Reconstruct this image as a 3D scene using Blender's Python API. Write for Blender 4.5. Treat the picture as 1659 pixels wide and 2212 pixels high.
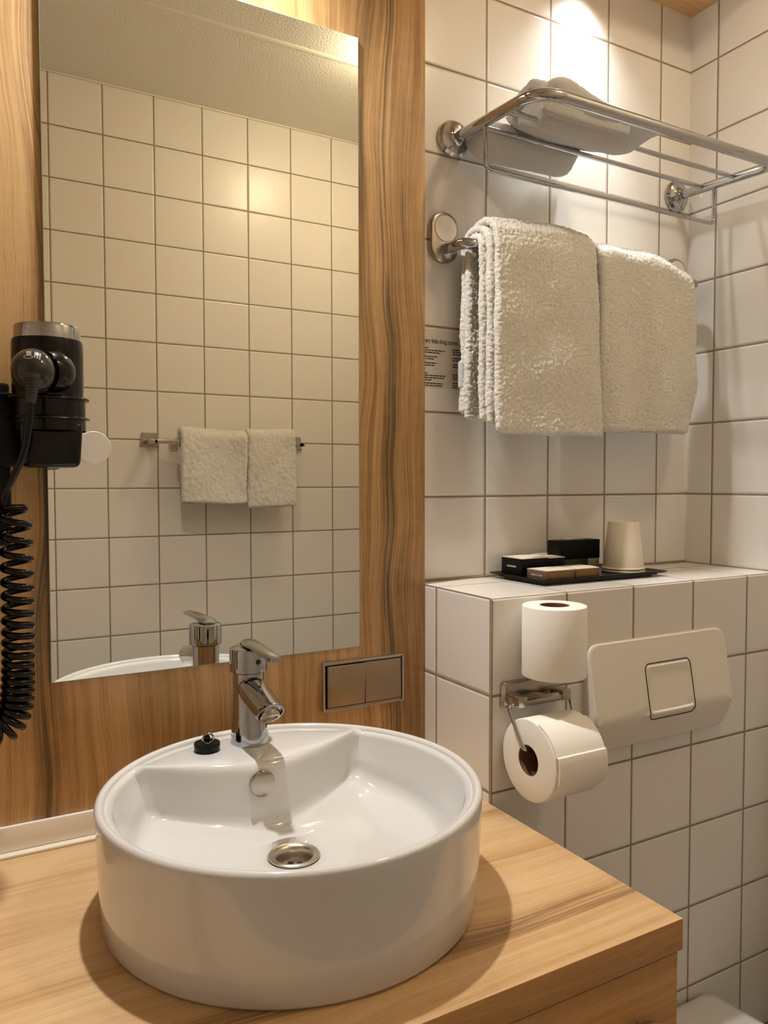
import bpy, bmesh, math, random
from mathutils import Vector, Matrix, noise
PI = math.pi
random.seed(7)
for o in list(bpy.data.objects):
    bpy.data.objects.remove(o)
SC = bpy.context.scene
COL = SC.collection
# ---------------------------------------------------------------- units: one wall tile = 0.15 m; z = 0 is a grout line 8.8 tiles above the floor
P = 0.15
ZF = 8.8
def W(x, y, z):
    return Vector((x * P, y * P, (z + ZF) * P))

# ================================================================= CAMERA, LIGHT, EXPOSURE
cam_d = bpy.data.cameras.new('camera')
cam = bpy.data.objects.new('camera', cam_d)
COL.objects.link(cam)
cr = Vector((0.87235159, -0.48887699, -0.00140932))
cu = Vector((0.02058498, 0.03385132, 0.99921487))
cf = Vector((0.48844545, 0.87169569, -0.03959377))
m = Matrix((cr, cu, -cf)).transposed().to_4x4()
m.translation = W(-5.77305852, -7.75696025, 0.18681543)
cam.matrix_world = m
cam_d.sensor_fit = 'HORIZONTAL'
cam_d.sensor_width = 36.0
cam_d.lens = 36.0 * 1681.966 / 1659.0
cam_d.clip_start = 0.01
SC.camera = cam

world = bpy.data.worlds.new('world')
SC.world = world
world.use_nodes = True
world.node_tree.nodes['Background'].inputs[0].default_value = (0.9, 0.75, 0.55, 1)
world.node_tree.nodes['Background'].inputs[1].default_value = 0.0

def spot(name, x, y, z, watts, ang, blend, col, rad, aim=None):
    d = bpy.data.lights.new(name, 'SPOT')
    d.energy = watts
    d.spot_size = math.radians(ang)
    d.spot_blend = blend
    d.color = col
    d.shadow_soft_size = rad
    o = bpy.data.objects.new(name, d)
    COL.objects.link(o)
    o.location = W(x, y, z)
    if aim:
        o.rotation_euler = (Vector(aim) - Vector((x, y, z))).to_track_quat('-Z', 'Y').to_euler()
    return o
WARM = (1.0, 0.83, 0.62)
spot('basin_spot', -3.60, -0.85, 6.72, 54, 126, 1.0, (1.0, 0.97, 0.92), 0.020)
# the reflector lamp over the towels: a tight bright core and a wide weak spill
spot('towel_spot_core', 1.45, -0.40, 6.72, 20, 60, 1.0, (0.95, 0.98, 1.0), 0.020)
spot('towel_spot_spill', 1.45, -0.40, 6.72, 8, 104, 1.0, (0.94, 0.98, 1.0), 0.020)

SC.view_settings.view_transform = 'Standard'
SC.view_settings.look = 'None'
SC.view_settings.gamma = 1.0
SC.view_settings.use_curve_mapping = False
SC.view_settings.exposure = 0.0

# ================================================================= MATERIAL HELPERS
def lin(c):
    return tuple(((v / 255) / 12.92 if v / 255 <= 0.04045 else ((v / 255 + 0.055) / 1.055) ** 2.4) for v in c) + (1,)
class NT:
    def __init__(s, name):
        s.m = bpy.data.materials.new(name)
        s.m.use_nodes = True
        s.t = s.m.node_tree
        s.b = s.t.nodes['Principled BSDF']
    def n(s, typ, **kw):
        nd = s.t.nodes.new(typ)
        for k, v in kw.items():
            setattr(nd, k, v)
        return nd
    def l(s, a, b):
        s.t.links.new(a, b)
    def math(s, op, a, b=None, c=None, clamp=False):
        nd = s.n('ShaderNodeMath', operation=op, use_clamp=clamp)
        for i, v in enumerate((a, b, c)):
            if v is None: continue
            if hasattr(v, 'is_linked') or hasattr(v, 'links'): s.l(v, nd.inputs[i])
            else: nd.inputs[i].default_value = v
        return nd.outputs[0]
    def sstep(s, x, a, b):
        nd = s.n('ShaderNodeMapRange', interpolation_type='SMOOTHSTEP')
        s.l(x, nd.inputs[0])
        nd.inputs[1].default_value = a
        nd.inputs[2].default_value = b
        return nd.outputs[0]
    def mix(s, f, a, b, typ='MIX'):
        nd = s.n('ShaderNodeMix', data_type='RGBA', blend_type=typ)
        for i, v in ((0, f), (6, a), (7, b)):
            if isinstance(v, (int, float)): nd.inputs[i].default_value = v
            elif isinstance(v, tuple): nd.inputs[i].default_value = v
            else: s.l(v, nd.inputs[i])
        return nd.outputs[2]
    def noise(s, vec, scale, detail=2, rough=0.5, dist=0.0):
        nd = s.n('ShaderNodeTexNoise')
        if vec is not None: s.l(vec, nd.inputs['Vector'])
        nd.inputs['Scale'].default_value = scale
        nd.inputs['Detail'].default_value = detail
        nd.inputs['Roughness'].default_value = rough
        nd.inputs['Distortion'].default_value = dist
        return nd.outputs[0]
    def bump(s, h, strength, dist, normal=None):
        nd = s.n('ShaderNodeBump')
        s.l(h, nd.inputs['Height'])
        nd.inputs['Strength'].default_value = strength
        nd.inputs['Distance'].default_value = dist
        if normal is not None: s.l(normal, nd.inputs['Normal'])
        return nd.outputs[0]
    def set(s, **kw):
        names = dict(col='Base Color', rough='Roughness', metal='Metallic', coat='Coat Weight', coatr='Coat Roughness',
                     sheen='Sheen Weight', sss='Subsurface Weight', spec='Specular IOR Level', trans='Transmission Weight', alpha='Alpha', normal='Normal', ior='IOR')
        for k, v in kw.items():
            i = s.b.inputs[names[k]]
            if isinstance(v, (int, float, tuple)): i.default_value = v
            else: s.l(v, i)
        return s.m

def simple(name, col, rough=0.4, metal=0.0, nscale=0, namt=0.0, bump=0.0, **kw):
    t = NT(name)
    c = lin(col)
    tc = t.n('ShaderNodeTexCoord').outputs['Object']
    n = t.noise(tc, nscale if nscale else 30.0, 3)
    f = t.math('MULTIPLY', n, namt if namt else 0.04)
    cc = t.mix(f, c, tuple(v * 0.75 for v in c[:3]) + (1,))
    t.set(col=cc, rough=rough, metal=metal, **kw)
    if bump: t.set(normal=t.bump(n, 1.0, bump))
    return t.m

TILE = (236, 232, 226)
GROUT = (166, 150, 130)
def tile_mat(name, axes, uo, vo, gw=0.0135, tile=TILE, grout=GROUT, rough=0.24):
    t = NT(name)
    g = t.n('ShaderNodeNewGeometry')
    sp = t.n('ShaderNodeSeparateXYZ')
    t.l(g.outputs['Position'], sp.inputs[0])
    def coord(a, off):
        return t.math('ADD', t.math('MULTIPLY', sp.outputs['XYZ'.index(a)], 1 / P), (-ZF if a == 'Z' else 0) - off)
    u = coord(axes[0], uo); v = coord(axes[1], vo)
    def near(c):
        f = t.math('FRACT', c)
        return t.math('MINIMUM', f, t.math('SUBTRACT', 1.0, f))
    d = t.math('MINIMUM', near(u), near(v))
    wn = t.noise(g.outputs['Position'], 60.0, 2)
    d2 = t.math('ADD', d, t.math('MULTIPLY', t.math('SUBTRACT', wn, 0.5), 0.004))
    mask = t.sstep(d2, gw - 0.002, gw + 0.002)
    edge = t.sstep(d, gw, gw + 0.022)
    cmb = t.n('ShaderNodeCombineXYZ')
    t.l(t.math('FLOOR', u), cmb.inputs[0]); t.l(t.math('FLOOR', v), cmb.inputs[1])
    wh = t.n('ShaderNodeTexWhiteNoise', noise_dimensions='2D')
    t.l(cmb.outputs[0], wh.inputs['Vector'])
    tc = lin(tile)
    tcol = t.mix(t.math('MULTIPLY', wh.outputs['Value'], 0.35), tc, tuple(a * b for a, b in zip(tc[:3], (0.90, 0.885, 0.86))) + (1,))
    gn = t.noise(g.outputs['Position'], 40.0, 4)
    gc = lin(grout)
    gcol = t.mix(gn, gc, tuple(a * 0.6 for a in gc[:3]) + (1,))
    r = t.math('ADD', t.math('MULTIPLY', mask, rough - 0.85), 0.85)
    soft = t.noise(g.outputs['Position'], 26.0, 2)
    n1 = t.bump(edge, 0.8, 0.0009)
    n2 = t.bump(soft, 0.28, 0.0012, n1)
    # every tile sits a touch out of plane
    vm = t.n('ShaderNodeVectorMath', operation='SUBTRACT'); t.l(wh.outputs['Color'], vm.inputs[0]); vm.inputs[1].default_value = (0.5, 0.5, 0.5)
    vs = t.n('ShaderNodeVectorMath', operation='SCALE'); t.l(vm.outputs[0], vs.inputs[0]); vs.inputs['Scale'].default_value = 0.012
    va = t.n('ShaderNodeVectorMath', operation='ADD'); t.l(n2, va.inputs[0]); t.l(vs.outputs[0], va.inputs[1])
    vn = t.n('ShaderNodeVectorMath', operation='NORMALIZE'); t.l(va.outputs[0], vn.inputs[0])
    return t.set(col=t.mix(mask, gcol, tcol), rough=r, normal=vn.outputs[0], spec=0.5)

def wood_mat(name, grain, across, light, mid, dark, streaks=(), seed=0.0, rough=0.42, gain=1.0):
    t = NT(name)
    g = t.n('ShaderNodeNewGeometry')
    sp = t.n('ShaderNodeSeparateXYZ'); t.l(g.outputs['Position'], sp.inputs[0])
    a = t.math('MULTIPLY', sp.outputs['XYZ'.index(across)], 1 / P)
    l = t.math('MULTIPLY', sp.outputs['XYZ'.index(grain)], 1 / P)
    lowv = t.n('ShaderNodeCombineXYZ'); t.l(t.math('MULTIPLY', a, 0.7), lowv.inputs[0]); t.l(t.math('MULTIPLY', l, 0.28), lowv.inputs[1]); lowv.inputs[2].default_value = seed
    warp = t.noise(lowv.outputs[0], 1.0, 2)
    aw = t.math('ADD', a, t.math('MULTIPLY', t.math('SUBTRACT', warp, 0.5), 0.6))
    def stretched(sa, sl, z):
        c = t.n('ShaderNodeCombineXYZ')
        t.l(t.math('MULTIPLY', aw, sa), c.inputs[0]); t.l(t.math('MULTIPLY', l, sl), c.inputs[1]); c.inputs[2].default_value = z + seed
        return c.outputs[0]
    broad = t.noise(stretched(1.6, 0.10, 3.1), 1.0, 3, 0.55)
    figure = t.noise(stretched(12.0, 0.28, 9.2), 1.0, 6, 0.66)
    lines = t.noise(stretched(52.0, 0.40, 12.2), 1.0, 3, 0.6)
    fine = t.noise(stretched(42.0, 1.3, 5.5), 1.0, 4, 0.6)
    pores = t.noise(stretched(110.0, 5.0, 1.5), 1.0, 2, 0.5)
    cross = t.noise(stretched(5.0, 9.0, 7.7), 1.0, 3, 0.5)
    v = t.math('ADD', t.math('MULTIPLY', broad, 0.55), t.math('MULTIPLY', figure, 0.42))
    v = t.math('ADD', v, t.math('MULTIPLY', fine, 0.22))
    v = t.math('ADD', v, t.math('MULTIPLY', cross, 0.06))
    # dark growth bands at fixed places of the board
    for (pos, wid, amt) in streaks:
        dd = t.math('DIVIDE', t.math('ABSOLUTE', t.math('SUBTRACT', t.math('ADD', a, t.math('MULTIPLY', t.math('SUBTRACT', warp, 0.5), 0.40)), pos)), wid)
        k = t.math('SUBTRACT', 1.0, t.sstep(dd, 0.0, 1.0))
        k = t.math('MULTIPLY', k, t.math('ADD', t.math('MULTIPLY', t.sstep(lines, 0.38, 0.62), 0.85), 0.30))
        v = t.math('SUBTRACT', v, t.math('MULTIPLY', k, amt))
    ramp = t.n('ShaderNodeValToRGB')
    t.l(v, ramp.inputs[0])
    el = ramp.color_ramp.elements
    el[0].position = 0.40; el[0].color = lin(dark)
    el[1].position = 0.70; el[1].color = lin(light)
    e = el.new(0.545); e.color = lin(mid)
    col = t.mix(t.math('MULTIPLY', t.sstep(pores, 0.60, 0.72), 0.20), ramp.outputs[0], lin(dark))
    h = t.math('ADD', fine, pores)
    return t.set(col=col, rough=t.math('ADD', t.math('MULTIPLY', fine, 0.12), rough - 0.06), normal=t.bump(h, 0.10, 0.0004), spec=0.4)

M = {}
M['tile_back'] = tile_mat('wall_tile_back', 'XZ', 0.0, 0.0)
M['tile_right'] = tile_mat('wall_tile_right', 'YZ', -0.456, 0.0)
M['tile_opp'] = tile_mat('wall_tile_opposite', 'XZ', 0.052, 0.047, tile=(238, 234, 226), rough=0.31)
M['tile_box_front'] = tile_mat('box_tile_front', 'XZ', 0.0, 0.0)
M['tile_box_side'] = tile_mat('box_tile_side', 'YZ', -0.448, 0.0)
M['tile_box_top'] = tile_mat('box_tile_top', 'XY', 0.0, -0.462)
M['tile_floor'] = tile_mat('floor_tile', 'XY', 0.3, 0.4, tile=(120, 110, 100), grout=(80, 74, 68), rough=0.4)
WL, WM, WD = (206, 168, 118), (168, 130, 84), (104, 84, 55)
M['wood_panel'] = wood_mat('wood_panel', 'Z', 'X', WL, WM, WD, streaks=((-1.48, 0.17, 0.17), (-1.74, 0.16, 0.09), (-1.30, 0.55, 0.09), (-5.03, 0.14, 0.18), (-5.45, 0.42, -0.16), (-3.45, 0.16, 0.12), (-4.62, 0.20, 0.09)), seed=2.0)
M['wood_counter'] = wood_mat('wood_counter', 'X', 'Y', (226, 192, 146), (208, 168, 120), (152, 116, 80), streaks=((-3.27, 0.22, 0.22), (-1.68, 0.16, 0.16), (-0.9, 0.14, 0.10), (-2.45, 0.12, 0.08)), seed=5.0, rough=0.38)
M['wood_front'] = wood_mat('wood_drawer_front', 'X', 'Z', (206, 156, 98), (180, 130, 76), (128, 88, 48), seed=11.0)
M['wood_soffit'] = wood_mat('wood_soffit', 'X', 'Y', (222, 178, 122), (200, 152, 98), (150, 106, 64), seed=8.0)
M['plaster'] = simple('ceiling_plaster', (240, 236, 224), 0.9, nscale=170, namt=0.05, bump=0.002)
M['mirror'] = simple('mirror_silver', (247, 248, 242), 0.0, 1.0)
M['mirror_edge'] = simple('mirror_edge_glass', (150, 160, 140), 0.2)
M['chrome'] = simple('chrome', (184, 185, 188), 0.06, 1.0)
M['chrome_satin'] = simple('satin_chrome', (190, 182, 170), 0.22, 1.0, nscale=60, namt=0.2)
M['steel_brushed'] = simple('brushed_steel', (200, 190, 176), 0.30, 1.0, nscale=200, namt=0.1)
M['ceramic'] = simple('white_ceramic', (220, 219, 218), 0.08, spec=0.6, coat=0.4, coatr=0.03)
M['white_plastic'] = simple('white_plastic', (236, 228, 214), 0.28)
M['silicone'] = simple('silicone', (240, 232, 214), 0.35)
M['upstand'] = simple('upstand_plastic', (246, 238, 228), 0.4)
M['black_gloss'] = simple('black_gloss_plastic', (6, 5, 5), 0.16, spec=0.35)
M['black_matte'] = simple('black_plastic', (7, 6, 6), 0.35, spec=0.25)
M['black_hole'] = simple('dark_hole', (8, 7, 6), 0.8)
M['smoke'] = simple('smoked_plastic', (48, 44, 38), 0.14, spec=0.5)
M['rubber'] = simple('grey_rubber', (58, 56, 56), 0.45)
M['grille'] = simple('grille', (150, 146, 140), 0.3, 0.8)
M['tray'] = simple('tray_lacquer', (8, 7, 7), 0.25, spec=0.35)
M['card_black'] = simple('black_card', (6, 6, 8), 0.5, spec=0.2)
M['card_edge'] = simple('card_edge', (150, 140, 128), 0.7)
M['card_brown'] = simple('brown_card', (108, 84, 62), 0.6, nscale=90, namt=0.5)
M['card_gold'] = simple('gold_print', (132, 100, 48), 0.5, nscale=300, namt=0.7)
M['card_white'] = simple('white_card', (232, 222, 206), 0.6, nscale=120, namt=0.12)
M['label'] = simple('label_paper', (176, 166, 124), 0.6)
M['paper_cup'] = simple('paper_cup', (238, 228, 210), 0.6, nscale=150, namt=0.06)
M['ink'] = simple('dark_ink', (38, 26, 30), 0.7)
M['print_grey'] = simple('grey_print', (176, 168, 158), 0.6)
M['sign'] = simple('sign_foil', (222, 214, 200), 0.35)
M['cardboard'] = simple('cardboard', (120, 84, 56), 0.85, nscale=80, namt=0.3)
t = NT('toilet_paper')
tc = t.n('ShaderNodeTexCoord').outputs['Object']
n1 = t.noise(tc, 900, 2); n2 = t.noise(tc, 160, 2)
M['tissue'] = t.set(col=lin((252, 248, 240)), rough=0.9, sheen=0.1, normal=t.bump(t.math('ADD', n1, n2), 0.5, 0.0005))
def terry(name, col, sc):
    t = NT(name)
    tc = t.n('ShaderNodeTexCoord').outputs['Object']
    a = t.noise(tc, sc, 3, 0.65, 1.2); b = t.noise(tc, sc * 3.1, 2)
    h = t.math('ADD', a, t.math('MULTIPLY', b, 0.5))
    c = t.mix(t.sstep(a, 0.30, 0.62), tuple(v * 0.78 for v in lin(col)[:3]) + (1,), lin(col))
    return t.set(col=c, rough=0.92, sheen=0.35, normal=t.bump(h, 1.0, 0.0022))
M['terry'] = terry('terry_cloth', (254, 249, 238), 330)
M['terry_flat'] = terry('woven_towel', (253, 249, 242), 700)

# ================================================================= GEOMETRY HELPERS (all coordinates in tile units)
def thing(name, label, cat, loc, group=None, rotz=0):
    o = bpy.data.objects.new(name, None)
    o.empty_display_size = 0.03
    COL.objects.link(o)
    o.location = W(*loc)
    o['label'] = label; o['category'] = cat
    if group: o['group'] = group
    return o
def worldloc(o):
    v = Vector((0, 0, 0))
    while o is not None:
        v = v + o.location; o = o.parent
    return v
def obj(name, verts, faces, mats, parent=None, smooth=True, angle=40, midx=None, origin=None, label=None):
    base = worldloc(parent) if parent else Vector((0, 0, 0))
    org = W(*origin) if origin else (base if parent else Vector((0, 0, 0)))
    me = bpy.data.meshes.new(name)
    me.from_pydata([W(*v) - org for v in verts], [], faces)
    bm = bmesh.new(); bm.from_mesh(me)
    bmesh.ops.recalc_face_normals(bm, faces=bm.faces)
    bm.to_mesh(me); bm.free()
    if not isinstance(mats, (list, tuple)): mats = [mats]
    for mm in mats: me.materials.append(mm)
    if midx: me.polygons.foreach_set('material_index', midx)
    if smooth:
        me.polygons.foreach_set('use_smooth', [True] * len(me.polygons))
        me.set_sharp_from_angle(angle=math.radians(angle))
    me.update()
    o = bpy.data.objects.new(name, me)
    COL.objects.link(o)
    if parent:
        o.parent = parent
    o.location = org - base
    if label: o['label'] = label
    return o
def tag(o, label, cat, group=None, kind=None):
    o['label'] = label; o['category'] = cat
    if group: o['group'] = group
    if kind: o['kind'] = kind
    return o
def struct(o):
    o['kind'] = 'structure'
    return o
class G:
    """collects shapes as one mesh"""
    def __init__(s): s.v = []; s.f = []; s.mi = []
    def add(s, v, f, mi=0):
        n = len(s.v)
        s.v += [tuple(p) for p in v]; s.f += [tuple(i + n for i in q) for q in f]; s.mi += [mi] * len(f)
        return s
    def make(s, name, mats, parent=None, **kw):
        return obj(name, s.v, s.f, mats, parent, midx=s.mi, **kw)
def bxv(x0, x1, y0, y1, z0, z1, bev=0.0, seg=2, fn=None):
    bm = bmesh.new()
    bmesh.ops.create_cube(bm, size=1)
    for v in bm.verts:
        v.co = Vector(((x0 + x1) / 2 + v.co.x * (x1 - x0), (y0 + y1) / 2 + v.co.y * (y1 - y0), (z0 + z1) / 2 + v.co.z * (z1 - z0)))
    if bev:
        bmesh.ops.bevel(bm, geom=list(bm.edges), offset=bev, segments=seg, affect='EDGES', profile=0.5)
    if fn:
        for v in bm.verts: v.co = Vector(fn(*v.co))
    vs = [tuple(v.co) for v in bm.verts]
    bm.verts.index_update()
    fs = [tuple(v.index for v in f.verts) for f in bm.faces]
    bm.free()
    return vs, fs
def box(name, dims, mat, parent=None, bev=0.0, seg=2, fn=None, **kw):
    v, f = bxv(*dims, bev, seg, fn)
    return obj(name, v, f, mat, parent, **kw)
def frame_of(axis):
    w = Vector(axis).normalized()
    a = Vector((1, 0, 0)) if abs(w.x) < 0.9 else Vector((0, 1, 0))
    u = (a - w * a.dot(w)).normalized()
    return u, w.cross(u), w
def lathev(prof, c, axis=(0, 0, 1), n=48, close=True):
    """prof: list of (r, h) along axis from c"""
    u, v, w = frame_of(axis)
    c = Vector(c); vs = []; fs = []; rings = []
    for r, h in prof:
        if r < 1e-6:
            rings.append([len(vs)]); vs.append(c + w * h)
        else:
            rings.append(list(range(len(vs), len(vs) + n)))
            for k in range(n):
                a = 2 * PI * k / n
                vs.append(c + w * h + (u * math.cos(a) + v * math.sin(a)) * r)
    for a, b in zip(rings[:-1], rings[1:]):
        for k in range(n):
            k2 = (k + 1) % n
            if len(a) == 1 and len(b) == 1: continue
            if len(a) == 1: fs.append((a[0], b[k2], b[k]))
            elif len(b) == 1: fs.append((a[k], a[k2], b[0]))
            else: fs.append((a[k], a[k2], b[k2], b[k]))
    return vs, fs
def lathe(name, prof, c, mat, parent=None, axis=(0, 0, 1), n=48, **kw):
    v, f = lathev(prof, c, axis, n)
    return obj(name, v, f, mat, parent, **kw)
def smooth_path(pts, sub=8, closed=False):
    pts = [Vector(p) for p in pts]; out = []
    n = len(pts)
    for i in range(n - 1):
        p0 = pts[max(i - 1, 0)]; p1 = pts[i]; p2 = pts[i + 1]; p3 = pts[min(i + 2, n - 1)]
        for k in range(sub):
            t = k / sub
            out.append(0.5 * ((2 * p1) + (p2 - p0) * t + (2 * p0 - 5 * p1 + 4 * p2 - p3) * t * t + (3 * p1 - p0 - 3 * p2 + p3) * t ** 3))
    out.append(pts[-1])
    return out
def fillet(pts, r, sub=6):
    """polyline with rounded corners"""
    pts = [Vector(p) for p in pts]; out = [pts[0]]
    for i in range(1, len(pts) - 1):
        a, b, c = pts[i - 1], pts[i], pts[i + 1]
        d1 = (a - b).normalized(); d2 = (c - b).normalized()
        rr = min(r, (a - b).length * 0.49, (c - b).length * 0.49)
        ang = d1.angle(d2)
        k = rr
        s, e = b + d1 * k, b + d2 * k
        for q in range(sub + 1):
            t = q / sub
            out.append((1 - t) ** 2 * s + 2 * t * (1 - t) * b + t * t * e)
    out.append(pts[-1])
    return out
def tubev(path, r, n=14, cap=True, flat=None):
    path = [Vector(p) for p in path]; vs = []; fs = []
    T = []
    for i in range(len(path)):
        a = path[max(i - 1, 0)]; b = path[min(i + 1, len(path) - 1)]
        T.append((b - a).normalized())
    u, v, _ = frame_of(T[0])
    if flat: u, v = Vector(flat[0]).normalized(), Vector(flat[1]).normalized()
    for i, p in enumerate(path):
        w = T[i]
        u = (u - w * u.dot(w)).normalized(); v = w.cross(u)
        rr = r[i] if isinstance(r, (list, tuple)) else r
        ru, rv = rr if isinstance(rr, tuple) else (rr, rr)
        for k in range(n):
            a = 2 * PI * k / n
            vs.append(p + u * math.cos(a) * ru + v * math.sin(a) * rv)
    for i in range(len(path) - 1):
        for k in range(n):
            k2 = (k + 1) % n
            fs.append((i * n + k, i * n + k2, (i + 1) * n + k2, (i + 1) * n + k))
    if cap:
        fs.append(tuple(range(n))); fs.append(tuple((len(path) - 1) * n + k for k in range(n)))
    return vs, fs
def tube(name, path, r, mat, parent=None, n=14, **kw):
    v, f = tubev(path, r, n)
    return obj(name, v, f, mat, parent, **kw)
def rrect(w, h, r, n=6):
    """rounded rectangle outline centred at 0"""
    out = []
    for cx, cy, a0 in ((w / 2 - r, h / 2 - r, 0), (-w / 2 + r, h / 2 - r, 90), (-w / 2 + r, -h / 2 + r, 180), (w / 2 - r, -h / 2 + r, 270)):
        for k in range(n + 1):
            a = math.radians(a0 + 90 * k / n)
            out.append((cx + r * math.cos(a), cy + r * math.sin(a)))
    return out
def platev(outline, levels, place):
    """stack of outlines: levels = [(scale-inset, depth)], place(u, v, d) -> xyz"""
    vs = []; fs = []; n = len(outline)
    for ins, d in levels:
        for (a, b) in outline:
            L = math.hypot(a, b)
            k = (L - ins) / L if L else 0
            vs.append(place(a * k, b * k, d))
    for i in range(len(levels) - 1):
        for k in range(n):
            k2 = (k + 1) % n
            fs.append((i * n + k, i * n + k2, (i + 1) * n + k2, (i + 1) * n + k))
    fs.append(tuple(range(n))); fs.append(tuple((len(levels) - 1) * n + k for k in range(n)))
    return vs, fs

# ================================================================= THE ROOM
YM = -0.215            # front of the wood panel
XR, XL = 3.6, -9.6     # right and left walls
YO = -9.149            # wall opposite the mirror
ZC = 8.06              # plaster ceiling
BD = 1.465             # depth of the tiled cistern box
TH = 0.6
struct(box('wall_back', (XL - TH, XR + TH, 0, TH, -ZF, ZC), M['tile_back'], smooth=False))
struct(box('wall_right', (XR, XR + TH, YO - TH, 0, -ZF, ZC), M['tile_right'], smooth=False))
struct(box('wall_opposite', (XL - TH, XR, YO - TH, YO, -ZF, ZC), M['tile_opp'], smooth=False))
struct(box('wall_left', (XL - TH, XL, YO, 0, -ZF, ZC), M['tile_right'], smooth=False))
struct(box('floor', (XL - TH, XR + TH, YO - TH, TH, -ZF - 0.6, -ZF), M['tile_floor'], smooth=False))
g = G()
g.add(*bxv(XL - TH, XR + TH, YO - TH, TH, ZC, ZC + 0.6))
struct(g.make('ceiling', M['plaster'], smooth=False))
box('trim_1', (XL, XR, YO, YO + 0.035, ZC - 0.035, ZC), M['silicone'], bev=0.012)['kind'] = 'structure'
box('trim_2', (XL, XR, -6.16, -6.05, ZC - 0.012, ZC), M['silicone'], bev=0.004)['kind'] = 'structure'
# wood clad bulkhead above panel, basin and toilet
struct(box('wall_bulkhead', (XL, XR, -1.62, 0, 6.77, ZC), M['wood_soffit'], smooth=False))
# wood panel that carries the mirror
tag(box('wood_panel', (XL, -1.009, YM, -0.003, -3.107, 6.765), M['wood_panel'], bev=0.006),
    'tall brown wood-grain wall panel behind the mirror and basin', 'wall panel')
# tiled cistern box below the shelf
def boxout():
    g = G(); x0, x1 = -1.006, XR; z0, z1 = -ZF, -1.0; y0 = -BD; b = 0.03
    # rounded glaze edge along the top front, tile edge strip on the left corner
    prof = [(0.0, z1)] + [(y0 + b * (1 - math.sin(a)), z1 - b * (1 - math.cos(a))) for a in [i * PI / 12 for i in range(7)]] + [(y0, z0)]
    n = len(prof)
    vs = [(x, y, z) for x in (x0, x1) for (y, z) in prof]
    for i in range(n - 1):
        g.add([vs[i], vs[n + i], vs[n + i + 1], vs[i + 1]], [(0, 1, 2, 3)], 2 if i < 4 else 0)
    side = [(x0, y, z) for y, z in prof] + [(x0, 0, z0)]
    g.add(side, [tuple(range(len(side)))], 1)
    return g
g = boxout()
struct(g.make('wall_cistern_box', [M['tile_box_front'], M['tile_box_side'], M['tile_box_top']], angle=35))
# thin pale silicone joints
struct(box('trim_3', (-1.0, XR, -0.03, 0.0, -1.0, -0.975), simple('wall_joint', (150, 132, 104), 0.5), bev=0.006))
struct(box('trim_4', (XL, -1.01, YM - 0.12, YM, -3.107, -3.08), M['silicone'], bev=0.01))
struct(box('baseboard_back', (XL, -1.01, YM - 0.045, YM, -3.08, -2.852), M['upstand'], bev=0.012))

# ================================================================= VANITY COUNTER AND CABINET
YC = -3.85
tag(box('vanity_countertop', (XL, -1.0, YC, YM, -3.35, -3.107), [M['wood_counter'], M['wood_front']], bev=0.010, midx=None),
    'pale wood-grain countertop under the round basin', 'countertop')
ct = bpy.data.objects['vanity_countertop']
for p in ct.data.polygons:
    if p.normal.y < -0.9 or p.normal.x > 0.9: p.material_index = 1
vc = thing('vanity_cabinet', 'wood-grain cabinet with a drawer under the countertop', 'cabinet', (-4, -2, -ZF + 1.0))
box('body', (XL + 0.5, -1.06, YC + 0.12, YM - 0.02, -6.6, -3.35), M['wood_front'], vc)
dr = box('drawer', (-4.9, -1.035, YC + 0.02, YC + 0.12, -4.9, -3.37), M['wood_front'], vc, bev=0.008)
box('drawer', (-8.8, -4.93, YC + 0.02, YC + 0.12, -4.9, -3.37), M['wood_front'], vc, bev=0.008)
g = G()
g.add(*lathev([(0.0, 0), (0.05, 0), (0.05, 0.07), (0.11, 0.09), (0.125, 0.12), (0.125, 0.15), (0.11, 0.165), (0.0, 0.165)], (-1.485, YC + 0.02, -3.80), (0, -1, 0), 40))
g.make('knob', M['chrome_satin'], dr, label='round satin metal knob')

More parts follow.
